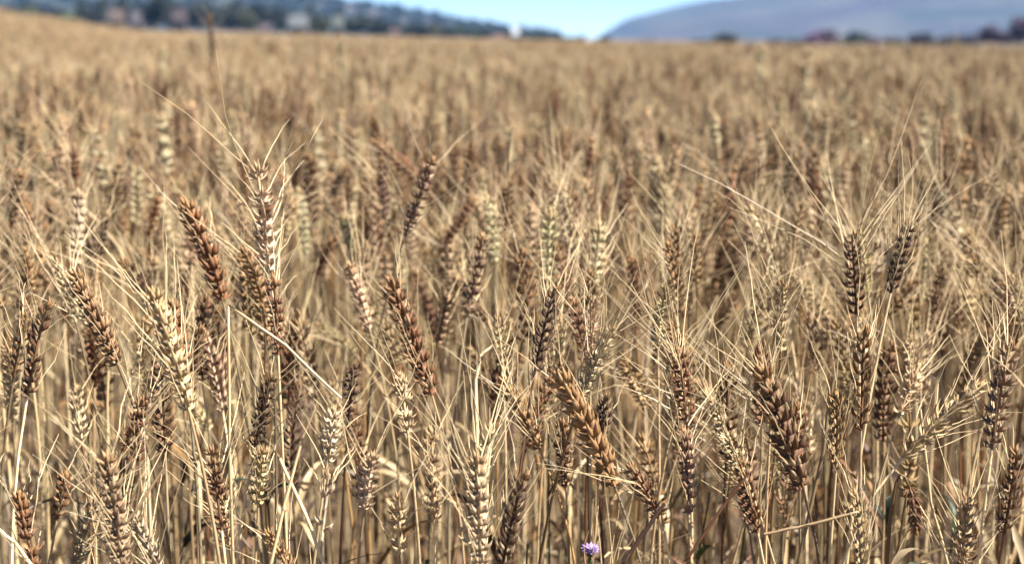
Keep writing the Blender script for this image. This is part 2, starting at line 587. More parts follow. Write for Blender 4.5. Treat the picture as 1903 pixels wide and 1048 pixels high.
def wheat_plant(g, p0, p2, bend, roll, cls, plump=1.0, spread=1.0, awn=0.075, n_awn=1.0, leaves=1):
    stem, lv, ear, beard = plant_pieces(g, p0, p2, bend, roll, cls, plump, spread, awn, n_awn, 2, leaves)
    root = empty("wheat_plant", g)
    stem.build("stem", M_STRAW, root, g)
    for l in lv:
        l.build("leaf", [M_STRAW, M_CHAFF, M_AWN, M_LEAF], root, g)
    e = ear.build("ear", [M_STRAW, M_CHAFF], root, p0, np.asarray(p0) - np.asarray(g))
    if beard.v:
        beard.build("beard", [M_STRAW, M_CHAFF, M_AWN], e, p0)
    mid = (np.asarray(p0) + np.asarray(p2)) / 2
    x, y, d = to_px(mid)
    info = dict(o=root, x=x, y=y, d=d, cls=cls, lean=to_px(p2)[0] - to_px(p0)[0], len=np.hypot(to_px(p2)[0] - to_px(p0)[0], to_px(p2)[1] - to_px(p0)[1]), awn=awn)
    ALL_PLANTS.append(info)
    return info


# hand placed plants: phrase, base px, tip px, depth, colour, plump, spread, awn, n_awn, roll, bend px
HP = [
    ("the big plump golden ear", (1143, 905), (1040, 700), 1.00, 'gold', 1.30, 0.55, 0.05, .6, 0.3, 10),
    ("the plump grey-brown ear", (1492, 905), (1413, 690), 1.00, 'brown', 1.30, 0.9, 0.075, .8, 0.2, 10),
    ("the dark chestnut ear on a straight stem", (1600, 800), (1606, 615), 1.08, 'rust', 1.2, 0.5, 0.05, .7, 1.5, 0),
    ("the high ear with wide fanned awns", (1592, 585), (1584, 435), 1.16, 'brown', 1.0, 1.6, 0.125, 1.4, 0.8, 0),
    ("the slim blackish ear", (1655, 545), (1692, 415), 1.14, 'dark', 0.9, 0.25, 0.07, 1.2, 0.5, -4),
    ("the tall bleached upper ear with long awns", (499, 505), (477, 312), 1.15, 'cream', 0.75, 1.5, 0.090, 1.25, 0.1, 4),
    ("the brown ear under the tall bleached ear", (517, 660), (510, 515), 1.10, 'rust', 0.9, 1.0, 0.06, .7, 0.8, 0),
    ("the curved russet ear with bead-like grains", (414, 560), (345, 380), 1.22, 'rust', 1.25, 0.6, 0.05, .6, 0.2, 12),
    ("the long pale ear slanting left", (352, 765), (283, 545), 0.98, 'straw', 0.95, 0.7, 0.09, 1.0, 0.4, 6),
    ("the russet ear tucked behind a pale ear", (345, 700), (318, 560), 1.06, 'rust', 1.1, 0.6, 0.05, .5, 0.2, 4),
    ("the golden-brown ear slanting left", (220, 680), (136, 512), 1.10, 'gold', 1.15, 0.6, 0.06, .7, 0.6, 6),
    ("the dark herringbone ear", (50, 740), (86, 565), 1.06, 'brown', 1.1, 0.8, 0.07, .8, 1.5, -2),
    ("the dark spiky low ear", (412, 985), (393, 835), 1.02, 'brown', 0.85, 1.5, 0.075, 1.2, 0.4, 0),
    ("the low tan ear with awns combed left", (228, 1062), (196, 850), 0.95, 'tan', 1.0, 1.2, 0.09, 1.3, 0.5, 4),
    ("the small orange-brown ear", (106, 965), (124, 880), 1.15, 'rust', 1.2, 0.6, 0.04, .6, 1.0, 0),
    ("the reddish ear at the bottom corner", (66, 1065), (36, 920), 1.00, 'rust', 1.1, 0.8, 0.06, .7, 1.2, 0),
    ("the bright cream low ear", (893, 1060), (884, 850), 0.95, 'cream', 1.05, 1.0, 0.09, 1.2, 0.4, 0),
    ("the dark purplish-brown low ear", (932, 1062), (974, 880), 0.96, 'dark', 1.1, 0.7, 0.05, .5, 1.4, -6),
    ("the small golden ear leaning left", (1003, 835), (934, 705), 1.10, 'gold', 1.0, 0.9, 0.07, .9, 0.6, 4),
    ("the red-brown ear in a tangle of awns", (1278, 800), (1262, 648), 1.05, 'rust', 1.0, 1.5, 0.10, 1.3, 0.9, 2),
    ("the dull taupe ear below the tangle of awns", (1280, 955), (1272, 800), 1.02, 'mauve', 1.0, 1.3, 0.07, 1.0, 0.4, 0),
    ("the orange-brown low ear", (1408, 990), (1374, 860), 1.05, 'rust', 1.1, 1.0, 0.06, .8, 0.7, 3),
    ("the brown ear at the lower right edge", (1866, 992), (1892, 835), 1.00, 'brown', 1.05, 0.9, 0.06, .8, 0.8, 0),
    ("the pinkish pale ear by the right edge", (1843, 835), (1876, 640), 1.00, 'mauve', 0.95, 1.4, 0.09, 1.0, 0.5, -3),
    ("the pale ear bent right along its leaf", (1678, 850), (1826, 716), 1.06, 'straw', 0.8, 0.4, 0.08, 1.0, 0.3, -14),
    ("the blurred upright brown ear", (1181, 585), (1174, 478), 1.45, 'brown', 1.1, 0.8, 0.06, .7, 0.8, 0),
    ("the dark ear with a golden tip", (992, 700), (1031, 535), 1.12, 'dark', 0.95, 0.8, 0.06, .8, 1.3, -4),
    ("the long reddish ear slanting left", (803, 735), (726, 528), 1.17, 'rust', 0.95, 0.8, 0.06, .7, 0.5, 4),
    ("the cream ear leaning left", (687, 612), (648, 492), 1.33, 'cream', 1.05, 0.6, 0.05, .5, 0.5, 2),
    ("the mauve ear with white spikelet tips", (868, 590), (894, 440), 1.32, 'mauve', 1.0, 1.1, 0.08, .9, 0.3, 0),
    ("the open mauve ear leaning right", (752, 440), (802, 298), 1.36, 'mauve', 0.9, 1.3, 0.10, .8, 0.2, 0),
    ("the stout brown ear tilted right", (828, 452), (880, 372), 1.55, 'rust', 1.2, 0.6, 0.05, .6, 0.4, -3),
    ("the orange ear among the right-hand awns", (1826, 560), (1796, 430), 1.40, 'gold', 1.1, 0.8, 0.08, .8, 0.9, 2),
    ("the russet ear lying to the right", (1648, 592), (1694, 528), 1.45, 'rust', 1.1, 0.5, 0.05, .6, 0.9, 0),
    ("the short dark ear tilted right", (1336, 602), (1366, 548), 1.55, 'brown', 1.2, 0.4, 0.04, .5, 0.9, 0),
    ("the broad blurred brown ear", (1522, 690), (1508, 592), 1.35, 'tan', 1.3, 0.6, 0.05, .5, 1.2, 2),
    ("the black ear half hidden in the stems", (648, 775), (656, 678), 1.18, 'dark', 1.0, 0.7, 0.05, .6, 0.8, 0),
    ("the cream ear with open spikelets", (608, 860), (622, 760), 1.06, 'cream', 0.95, 1.4, 0.06, .6, 0.3, 0),
    ("the lowest cream ear of the trio", (600, 985), (612, 880), 1.00, 'cream', 0.9, 1.5, 0.06, .6, 0.5, 0),
    ("the whitish low ear with black gaps", (676, 950), (690, 845), 0.98, 'cream', 1.0, 1.4, 0.07, .8, 0.5, 0),
    ("the thin pale ear near the bottom edge", (742, 1030), (738, 920), 0.98, 'straw', 0.8, 1.2, 0.06, .7, 0.2, 0),
    ("the ragged pale ear", (758, 805), (744, 695), 1.10, 'cream', 0.95, 1.3, 0.06, .8, 0.5, 0),
    ("the short dark ear with a golden crown", (1119, 815), (1124, 738), 1.14, 'dark', 1.2, 0.7, 0.05, .7, 1.0, 0),
    ("the russet ear shaded by the plump golden ear", (1052, 905), (1044, 785), 1.10, 'brown', 1.1, 0.7, 0.05, .7, 0.6, 0),
    ("the greenish dark ear with pale awns", (474, 830), (503, 700), 1.08, 'dark', 0.75, 1.0, 0.08, 1.0, 0.6, 0),
    ("the pale stubby ear", (480, 940), (486, 835), 1.08, 'straw', 0.85, 1.2, 0.05, .5, 0.5, 0),
    ("the pale blurred ear by the dark gap", (152, 815), (138, 720), 1.20, 'cream', 0.9, 0.9, 0.05, .5, 0.5, 0),
    ("the dark slim ear with a cream tip", (184, 480), (197, 398), 1.55, 'dark', 1.0, 0.5, 0.07, .8, 0.9, 0),
    ("the dark red ear at the left edge", (22, 420), (36, 318), 1.50, 'brown', 1.2, 0.7, 0.06, .7, 0.9, 0),
    ("the reddish ear near the left edge", (276, 440), (292, 368), 1.65, 'rust', 1.1, 0.7, 0.06, .6, 0.9, 0),
    ("the grey-green slim ear", (934, 690), (928, 590), 1.22, 'straw', 0.8, 1.0, 0.05, .6, 0.3, 0),
    ("the blurred brown ear slanting right", (584, 520), (622, 440), 1.62, 'brown', 1.1, 0.6, 0.05, .6, 0.9, 0),
    ("the sparse ear on the right edge", (1898, 605), (1884, 515), 1.30, 'straw', 0.9, 1.2, 0.08, .8, 0.5, 0),
    ("the pinkish sparse ear", (812, 640), (832, 552), 1.35, 'mauve', 0.8, 1.4, 0.06, .8, 0.2, 0),
    ("the drooping ear added for shade in the lower right stems", (1690, 905), (1702, 990), 1.12, 'brown', 0.9, 0.8, 0.05, .5, 0.2, 8),  # extra brown ear put where the stems are only in shadow
]
for i, (phrase, b, t, d, cls, plump, spread, awn, n_awn, roll, bend) in enumerate(HP):
    p0 = at(b[0], b[1], d)
    p2 = at(t[0], t[1], d + rng.normal(0, 0.008))
    gx = p0[0] + rng.normal(0, 0.015) - 0.25 * (p2[0] - p0[0])
    gy = p0[1] + rng.normal(0.0, 0.015)
    g = np.array([gx, gy, float(terrain(gx, gy))])
    bv = RIGHT * bend / FPX * d
    # roll: 0 = the two rows of spikelets lie across the view, pi/2 = one row faces the lens
    inf = wheat_plant(g, p0, p2, bv, roll, cls, plump, spread, awn, n_awn, leaves=int(rng.integers(1, 3)))
    inf['phrase'] = phrase
    inf['seg'] = (*b, *t)
    HEROES.append(inf)


def pick_cls():
    return random.choices(['cream', 'straw', 'tan', 'gold', 'rust', 'brown', 'dark', 'mauve'], [12, 20, 20, 10, 19, 13, 2, 4])[0]


def rand_shape(x, y, top):
    """a plant rooted near x, y whose ear top is at height top: ground, ear base, ear tip, bend"""
    gz = float(terrain(x, y))
    L = rng.uniform(0.045, 0.078 if y < 1.1 else 0.092)
    a = rng.normal(math.pi * 0.75, 1.6)
    tilt = abs(rng.normal(0, 0.30))
    if rng.random() < 0.03:
        tilt = rng.uniform(0.6, 1.1)
    dirv = np.array([math.cos(a) * math.sin(tilt), math.sin(a) * math.sin(tilt), math.cos(tilt)])
    off = np.array([math.cos(a), math.sin(a), 0]) * (tilt * 0.09)
    tip = np.array([x, y, gz + top]) + off
    base = tip - dirv * L
    g = np.array([x - off[0] * 0.6 + rng.normal(0, 0.012), y - off[1] * 0.6 + rng.normal(0, 0.012), 0])
    g[2] = float(terrain(g[0], g[1]))
    bend = np.array([math.cos(a), math.sin(a), 0.3]) * -rng.uniform(0, 0.012)
    return g, base, tip, bend


# fill the nearest strip with more individuals
NEAR0, NEAR1 = 0.90, 1.78
N_TOTAL = 300
taken = [p['o'].location for p in ALL_PLANTS]
n_fill = N_TOTAL - len(ALL_PLANTS)
cand = tries = 0
used = [(p['o'].location.x, p['o'].location.y) for p in ALL_PLANTS]
while cand < n_fill:
    y = math.sqrt(rng.uniform(NEAR0 ** 2, NEAR1 ** 2))
    x = rng.uniform(-0.385, 0.385) * (y + 0.02)
    if min((x - a) ** 2 + (y - b) ** 2 for a, b in used) < 0.024 ** 2:
        continue
    used.append((x, y))
    cap = np.interp(y, [0.86, 1.1, 1.4, 1.8], [0.735, 0.775, 0.82, 0.86])
    top = min(cap, rng.normal(np.interp(y, [0.86, 1.2, 1.8], [0.67, 0.735, 0.785]), 0.05))
    g, p0, p2, bv = rand_shape(x, y, top)
    cls = pick_cls()
    blocked = False
    for q in HEROES:
        for e in (p0, (p0 + p2) / 2, p2):
            ex, ey, ed = to_px(e)
            ax, ay, bx, by = q['seg']
            tt = min(1, max(0, ((ex - ax) * (bx - ax) + (ey - ay) * (by - ay)) / ((bx - ax) ** 2 + (by - ay) ** 2)))
            if ed < q['d'] + 0.04 and math.hypot(ex - ax - tt * (bx - ax), ey - ay - tt * (by - ay)) < 42:
                blocked = True
    if blocked:
        used.pop()
        tries += 1
        if tries < 6000:
            continue
    wheat_plant(g, p0, p2, bv, rng.random() * 6.28, cls, rng.uniform(0.65, 1.1), rng.uniform(0.4, 1.5), rng.uniform(0.05, 0.1), rng.uniform(0.35, 1.0),
                leaves=int(rng.choice([1, 2, 3, 3])))
    cand += 1

# ---- the rest of the crop: one scatter object
proto_col = bpy.data.collections.new("wheat_prototypes")
protos = []


def proto_plant(cls, detail, tilt_extra=0.0, leaves=1):
    mb = MB()
    L = rng.uniform(0.065, 0.095)
    tilt = abs(rng.normal(0, 0.22)) + tilt_extra if tilt_extra >= 0 else -tilt_extra
    a = rng.random() * 6.28
    dirv = np.array([math.cos(a) * math.sin(tilt), math.sin(a) * math.sin(tilt), math.cos(tilt)])
    tip = np.array([math.cos(a), math.sin(a), 0]) * tilt * 0.1 + np.array([0, 0, 0.80])
    p0 = tip - dirv * L
    st, lv, ear, beard = plant_pieces((0, 0, 0), p0, tip, np.array([math.cos(a), math.sin(a), .3]) * -0.004, rng.random() * 6.28, cls,
                                      rng.uniform(1.0, 1.5), rng.uniform(0.4, 1.4), rng.uniform(0.045, 0.085), rng.uniform(0.25, 0.8), detail, leaves,
                                      stem_r=0.0014 if detail else 0.002)
    for p in [st] + lv + [ear, beard]:
        mb.merge(p)
    return mb


def add_proto(mb):
    i = len(protos)
    o = bpy.data.objects.new("wheat_stand_%03d" % i, mb.mesh("wheat_stand_%03d" % i, PLANT_MATS))
    proto_col.objects.link(o)
    protos.append(o)
    return i


CLS_LIST = ['cream', 'cream', 'cream', 'straw', 'straw', 'straw', 'straw', 'tan', 'tan', 'tan', 'gold', 'gold', 'rust', 'rust', 'rust', 'brown', 'brown', 'rust', 'mauve', 'brown']
near_ids = [add_proto(proto_plant(c, 2 if k % 2 else 1, 0.0 if rng.random() > 0.1 else 0.6, int(rng.integers(0, 3)))) for k, c in enumerate(CLS_LIST)]
dark_ids = [add_proto(proto_plant(c, 1, -t_, 0)) for c, t_ in (('dark', 0.06), ('rust', 0.12), ('dark', 0.25), ('brown', 0.35))]
pale_ids = [add_proto(proto_plant('cream', 1, 0.0, 0)) for _ in range(2)]


def patch(size, n, sd, wide=1.0, pale=0.45):
    mb = MB()
    brownish = rng.random()
    for k in range(n):
        p = proto_plant(random.choice(['brown', 'rust', 'tan']) if rng.random() < 0.2 * brownish else (random.choice(['cream', 'straw', 'straw', 'tan']) if rng.random() < pale else pick_cls()), 0, 0.0, 1 if rng.random() < 0.5 else 0)
        v, q, t, c, m = p.arrays()
        a = rng.random() * 6.28
        s = 1 + rng.normal(0, sd)
        rot = np.array([[math.cos(a), -math.sin(a), 0], [math.sin(a), math.cos(a), 0], [0, 0, 1]])
        v = (v @ rot.T) * np.array([wide, wide, s]) + np.array([rng.uniform(-.5, .5) * size, rng.uniform(-.5, .5) * size, 0])
        mb.v.append(v); mb.q.append(q + mb.n); mb.t.append(t); mb.c.append(c); mb.m.append(m); mb.a.append(np.concatenate(p.a)); mb.n += len(v)
    return mb


mid_ids = [add_proto(patch(0.5, 80, 0.05)) for _ in range(6)]
far_ids = [add_proto(patch(2.0, 420, 0.06, 1.6, 0.8)) for _ in range(3)]  # more pale plants far off: lightening by haze put into the crop colour

pts, idx, rot, scl = [], [], [], []


def put(x, y, i, s=1.0, sz=1.0, tilt=(0, 0)):
    pts.append((x, y, float(terrain(x, y))))
    idx.append(i)
    rot.append((tilt[0], tilt[1], rng.random() * 6.28))
    scl.append((s, s, s * sz))


# single plants up to 7 m (and beside the frame, where the near individuals stop)
DENS = 310
for y0 in np.arange(0.86, 7.0, 0.1):
    half = 0.36 * (y0 + 0.1) + 0.7
    for _ in range(rng.poisson(2 * half * 0.1 * DENS)):
        x, y = rng.uniform(-half, half), y0 + rng.random() * 0.1
        if y < NEAR1 and abs(x) < 0.385 * (y + 0.02):
            continue
        h = np.interp(y, [0.9, 1.8, 3, 7], [0.74, 0.785, 0.81, 0.815]) + rng.normal(0, 0.045)
        h += 0.03 * math.sin(x * 2.3 + y * 1.1) * math.sin(y * 1.9 - x * 0.7) * min(1, max(0, y - 1.8))
        h = min(h, np.interp(y, [0.9, 1.8, 3, 7], [0.78, 0.86, 0.90, 0.92]))
        put(x, y, int(rng.choice(near_ids)), rng.uniform(0.9, 1.08), 1.0, (rng.normal(0, 0.07), rng.normal(0, 0.07)))
        sx = scl[-1][0]
        scl[-1] = (sx, sx, h / 0.80)
# striking dark ears further back in the photo: tip px, depth, pale or dark
for (px, py, d, pale) in [(650, 240, 2.2, 0), (325, 205, 2.2, 0), (1455, 245, 2.15, 0), (1476, 240, 2.7, 0), (1225, 345, 2.3, 0), (1370, 385, 2.0, 0), (788, 236, 2.9, 0),
                          (968, 258, 2.6, 0), (1115, 228, 3.0, 0), (1150, 222, 3.1, 0), (890, 243, 2.5, 0), (1692, 172, 3.6, 0), (1093, 420, 1.9, 0), (945, 425, 1.85, 0),
                          (1156, 415, 1.9, 0), (527, 180, 3.2, 0), (393, 38, 3.2, 2), (1845, 255, 2.6, 0), (1360, 330, 2.2, 1), (1165, 230, 3.0, 1), (1415, 42, 3.4, 1), 
                          (1500, 62, 3.2, 1), (640, 40, 3.6, 1), (1890, 300, 2.5, 0), (250, 165, 3.0, 0), (30, 160, 3.2, 0), (1230, 185, 3.3, 0),
                          (1555, 60, 3.9, 1), (870, 60, 4.0, 1), (300, 60, 4.2, 1), (1650, 70, 4.4, 1), (1790, 50, 4.0, 1)]:
    p = at(px, py, d)
    put(p[0], p[1], dark_ids[0] if pale == 2 else int(rng.choice(pale_ids if pale else dark_ids)), 1.0)
    scl[-1] = (1.05, 1.05, (p[2] - (0.045 if pale == 1 else 0)) / 0.80)
# half metre stands up to 24 m
for y in np.arange(7.2, 24, 0.45):
    half = 0.36 * y + 2.0
    for x in np.arange(-half, half, 0.45):
        put(x + rng.normal(0, .06), y + rng.normal(0, .06), int(rng.choice(mid_ids)), 1.0, rng.uniform(0.97, 1.06) + 0.035 * math.sin(x * 1.1 + y * .7) * math.sin(y * 0.5 - x * .3))
for y in np.arange(24.6, 92, 1.8):
    half = 0.40 * y + 6.0
    for x in np.arange(-half, half, 1.8):
        put(x + rng.normal(0, .2), y + rng.normal(0, .2), int(rng.choice(far_ids)), 1.0, rng.uniform(0.97, 1.07))


def scatter(name, coll, pts, idx, rot, scl):
    me = bpy.data.meshes.new(name)
    n = len(pts)
    me.vertices.add(n)
    me.vertices.foreach_set("co", np.array(pts, np.float32).ravel())
    a = me.attributes.new("pick", 'INT', 'POINT'); a.data.foreach_set("value", np.array(idx, np.int32))
    a = me.attributes.new("turn", 'FLOAT_VECTOR', 'POINT'); a.data.foreach_set("vector", np.array(rot, np.float32).ravel())
    a = me.attributes.new("size", 'FLOAT_VECTOR', 'POINT'); a.data.foreach_set("vector", np.array(scl, np.float32).ravel())
    me.update()
    o = bpy.data.objects.new(name, me)
    COL.objects.link(o)
    ng = bpy.data.node_groups.new(name + "_scatter", 'GeometryNodeTree')
    ng.interface.new_socket("Geometry", in_out='INPUT', socket_type='NodeSocketGeometry')
    ng.interface.new_socket("Geometry", in_out='OUTPUT', socket_type='NodeSocketGeometry')
    N, L = ng.nodes, ng.links
    gi, go = N.new("NodeGroupInput"), N.new("NodeGroupOutput")
    ci = N.new("GeometryNodeCollectionInfo")
    ci.inputs["Collection"].default_value = coll
    ci.inputs["Separate Children"].default_value = True
    ci.inputs["Reset Children"].default_value = True
    ip = N.new("GeometryNodeInstanceOnPoints")
    ip.inputs["Pick Instance"].default_value = True

    def attr(nm, ty):
        k = N.new("GeometryNodeInputNamedAttribute"); k.data_type = ty
        k.inputs["Name"].default_value = nm
        return k.outputs["Attribute"]
    L.new(gi.outputs[0], ip.inputs["Points"])
    L.new(ci.outputs[0], ip.inputs["Instance"])
    L.new(attr("pick", 'INT'), ip.inputs["Instance Index"])
    L.new(attr("turn", 'FLOAT_VECTOR'), ip.inputs["Rotation"])
    L.new(attr("size", 'FLOAT_VECTOR'), ip.inputs["Scale"])
    L.new(ip.outputs[0], go.inputs[0])
    o.modifiers.new("scatter", 'NODES').node_group = ng
    return o


crop = scatter("wheat_crop", proto_col, pts, idx, rot, scl)
tag(crop, "ripe tan wheat crop stretching away behind the nearest plants to the houses and hills", "wheat", kind='stuff')

# ------------------------------------------------------------------ broken straws
def straw(label, pxs, d, r, color, dd=0.0, flat=False):
    P = [at(x, y, d + dd * k) for k, (x, y) in enumerate(pxs)]
    first = P[0]
    gx, gy = first[0] + (P[0][0] - P[1][0]) * 0.6, first[1] + 0.01
    g = np.array([gx, gy, float(terrain(gx, gy))])
    full = [g, g + (first - g) * 0.5 + RIGHT * rng.normal(0, 0.004)] + P
    # resample with slight bends between the kinks
    out = []
    for a, b in zip(full[:-1], full[1:]):
        for t in np.linspace(0, 1, 5)[:-1]:
            out.append(a + (b - a) * t)
    out.append(full[-1])
    out = np.array(out)
    out[1:-1] += rng.normal(0, 0.0002, out[1:-1].shape)
    mb = MB()
    K = len(out)
    rad = r * np.linspace(1.1, 0.8, K)
    tubes(mb, out[None], rad[None], np.array(color), M=6)
    o = mb.build("broken_straw", M_STRAW, None, g, g)
    tag(o, label, "straw", "broken straws between the plants")
    return o


straw("pale broken straw folded over and hanging down to the right below the russet ear", [(428, 900), (424, 566), (530, 642), (634, 740)], 1.02, 0.0012, np.array(PAL['straw']), 0.0)
straw("pale leaning straw snapped off short beside the pale stubby ear", [(606, 1060), (566, 950), (520, 852)], 0.99, 0.0014, np.array(PAL['straw']))
straw("golden straw crossing in front of the snapped pale straw", [(500, 1060), (530, 930), (558, 828)], 0.98, 0.0014, np.array(PAL['straw']))
straw("brown straw bent level to the left in front of the chestnut ear's stem", [(1602, 1048), (1594, 950), (1505, 975), (1420, 992)], 1.00, 0.0013, np.array(PAL['tan']) * 0.6)
straw("thin dark straw slanting up to the orange-brown low ear", [(1262, 1060), (1340, 945), (1392, 878)], 0.97, 0.0012, np.array(PAL['brown']) * 0.7)
straw("thick dark straw slanting up beside the purple flower", [(1150, 1060), (1195, 990), (1236, 935)], 0.98, 0.0018, np.array(PAL['dark']) * 0.8)
straw("wide pale straw slanting up right of the low tan ear", [(210, 1000), (255, 945), (306, 868)], 0.99, 0.0013, np.array(PAL['tan']))
straw("pale grey hooked straw curling over to the right at its top", [(886, 900), (884, 705), (894, 660), (916, 642)], 1.06, 0.0016, np.array(PAL['cream']) * 0.85)
straw("white-edged straw crossing the bottom left corner", [(60, 1052), (30, 1010), (-6, 980)], 0.96, 0.0013, np.array(PAL['straw']))
straw("bare straight brown straw left of the blurred broad ear", [(1480, 1060), (1530, 840), (1548, 700)], 1.10, 0.0016, np.array(PAL['tan']) * 0.55)
straw("leaning tan straw under the pale ear bent right", [(1765, 1060), (1730, 930), (1710, 760)], 1.10, 0.0013, np.array(PAL['straw']))

# ------------------------------------------------------------------ green weeds and purple flowers
GREENS = [(0.022, 0.038, 0.012), (0.030, 0.040, 0.012), (0.016, 0.032, 0.018)]


def weed(px, py, d, label, nl=5, ln=0.06):
    tip = at(px, py + 25, d * 1.14)
    g = np.array([tip[0] + rng.normal(0, .05), tip[1] + rng.normal(0, .02), 0]); g[2] = float(terrain(g[0], g[1]))
    root = empty("green_weed", g)
    P = bezier(g, (g + tip) / 2 + rng.normal(0, .035, 3), tip, 10)
    c = np.array(GREENS[int(rng.integers(0, 3))])
    mb = MB(); tubes(mb, P[None], np.full((1, 10), 0.0009), c * 0.8, M=5); mb.build("stem", M_GREEN, root, g)
    for k in range(nl):
        i = int(rng.integers(4, 9))
        a = rng.random() * 6.28
        lf = make_leaf(P[i], P[i] - P[i - 1], (math.cos(a), math.sin(a), .2), ln * rng.uniform(.5, 1.1), rng.uniform(0.0025, 0.0045), c * rng.uniform(.5, 1.0), 0.9, 9, 0.6, mat=0)
        lf.build("leaf", M_GREEN, root, g)
    tag(root, label, "weed", "green weeds growing between the stalks")


for w in [(250, 860, 1.05, "green weed with narrow leaves right of the low tan ear"),
          (150, 1000, 1.05, "dark green weed near the bottom left corner under the orange-brown ear"),
          (385, 745, 1.20, "green weed glimpsed right of the long pale ear slanting left"),
          (1385, 945, 1.10, "green weed low behind the orange-brown low ear"),
          (810, 745, 1.20, "green weed under the long reddish ear slanting left"),
          (1640, 820, 1.15, "green blade-like weed right of the chestnut ear's stem"),
          (1020, 750, 1.12, "small green weed left of the big plump golden ear"),
          (1320, 890, 1.10, "green weed between the taupe ear and the grey-brown ear"),
          (480, 760, 1.10, "dark green weed behind the greenish dark ear"),
          (1575, 1010, 1.10, "teal-green weed low behind the brown level straw"),
          (165, 760, 1.15, "green weed below the pale blurred ear"),
          (1215, 1000, 1.10, "green weed low beside the thick dark straw"),
          (980, 985, 1.05, "green weed right of the dark purplish-brown low ear"),
          (1810, 880, 1.10, "green weed left of the brown ear at the lower right edge")]:
    weed(*w)
for w in [(1713, 205, 3.2, "bright green weed poking out of the crop high on the right"), (700, 95, 4.2, "yellow-green weed just below the far houses"), (1440, 60, 4.2, "green weed rising against the right hill"), (1815, 70, 4.4, "yellow-green weed at the right end of the field top")]:
    weed(*w, nl=5, ln=0.08)


def flower(px, py, d, label, r=0.011):
    top = at(px, py, d)
    g = np.array([top[0], top[1] + 0.01, float(terrain(top[0], top[1]))])
    root = empty("purple_flower", g)
    mb = MB(); tubes(mb, bezier(g, (g + top) / 2 + np.array([.01, 0, 0]), top, 10)[None], np.full((1, 10), 0.0009), (0.06, 0.10, 0.03), M=5)
    mb.build("stem", M_GREEN, root, g)
    cal = MB()
    florets(cal, top[None] - np.array([[0, 0, .006]]), np.array([[0, 0, 1.]]), np.array([[1., 0, 0]]), np.array([[0, 1., 0]]), np.array([.009]), .0035, .0035, (0.06, 0.09, 0.03), 0.2, bow=0, mat=0)
    cal.build("calyx", M_GREEN, root, g)
    pet = MB()
    n = 34
    a = np.arange(n) * 2.4
    el = np.linspace(-0.1, 0.7, n)
    A = np.stack([np.cos(a) * np.cos(el), np.sin(a) * np.cos(el), np.sin(el)], -1)
    B, C = perp(A)
    florets(pet, np.repeat(top[None], n, 0) + A * 0.002, A, B, C, np.full(n, r), r * 0.38, r * 0.1, (0.36, 0.24, 0.50), 0.2, bow=0.05, mat=0)
    pet.build("petals", M_PETAL, root, g)
    tag(root, label, "flower")


flower(1097, 1022, 1.12, "small lilac wildflower low in the stems at the bottom edge", 0.0062)

# ------------------------------------------------------------------ trees and houses beyond the field
M_BARK = noise_mat("tree_bark", (0.09, 0.065, 0.045), (0.16, 0.12, 0.085), 6)


def leaf_mat(name):
    m, nt, N, L, P = new_mat(name)
    ta = N.new("ShaderNodeAttribute"); ta.attribute_name = "tint"
    oi = N.new("ShaderNodeObjectInfo")
    v = mathn(N, L, 'ADD', mathn(N, L, 'MULTIPLY', oi.outputs["Random"], 0.5), 0.75)
    cb = N.new("ShaderNodeCombineColor")
    for i in range(3):
        L.new(v, cb.inputs[i])
    col = mixc(N, L, 1.0, ta.outputs["Color"], cb.outputs[0], 'MULTIPLY')
    L.new(col, P.inputs["Base Color"]); P.inputs["Roughness"].default_value = 0.7
    return m


M_TREELEAF = leaf_mat("tree_foliage")


def crown_mb(h, w, color, n=1300, low=0.18, leaf=0.24):
    mb = MB()
    nb = 16
    bc = rng.normal(0, 1, (nb, 3)); bc = unit(bc) * rng.uniform(0.25, 0.85, (nb, 1))
    bc[:, 2] = np.abs(bc[:, 2]) * 1.1 - 0.45
    which = rng.integers(0, nb, n)
    p = bc[which] + unit(rng.normal(0, 1, (n, 3))) * rng.uniform(0.1, 0.42, (n, 1))
    p = p * np.array([w / 2, w / 2, h * (1 - low) / 2]) + np.array([0, 0, h * (low + (1 - low) / 2)])
    a = unit(rng.normal(0, 1, (n, 3))); b, c = perp(a)
    s = leaf * rng.uniform(0.6, 1.3, (n, 1)) * (w / 4) ** 0.5
    v = np.stack([p - b * s, p - c * s * 0.6, p + b * s, p + c * s * 0.6], 1)
    q = np.arange(n * 4).reshape(-1, 4)
    tint = np.repeat((np.array(color) * rng.uniform(0.6, 1.4, (nb, 1)))[which] * rng.uniform(0.8, 1.2, (n, 1)), 4, 0)
    mb.add(v, q, tint, (0, 0, 0))
    return mb


def trunk_mb(h, r):
    mb = MB()
    P = bezier(np.zeros(3), np.array([rng.normal(0, .1), rng.normal(0, .1), h * .35]), np.array([rng.normal(0, .2), rng.normal(0, .2), h * 0.7]), 8)
    tubes(mb, P[None], (r * np.linspace(1.2, 0.35, 8))[None], (1, 1, 1), M=7)
    for k in range(5):
        a = rng.random() * 6.28
        i = int(rng.integers(2, 7))
        e = P[i] + np.array([math.cos(a), math.sin(a), 0.7]) * h * 0.18
        tubes(mb, bezier(P[i], (P[i] + e) / 2 + np.array([0, 0, .1]), e, 5)[None], (r * 0.4 * np.linspace(1, 0.3, 5))[None], (1, 1, 1), M=5)
    return mb


def ground_at(px, Y):
    X = (px - W0 / 2) / FPX * Y
    return np.array([X, Y, float(terrain(X, Y))])


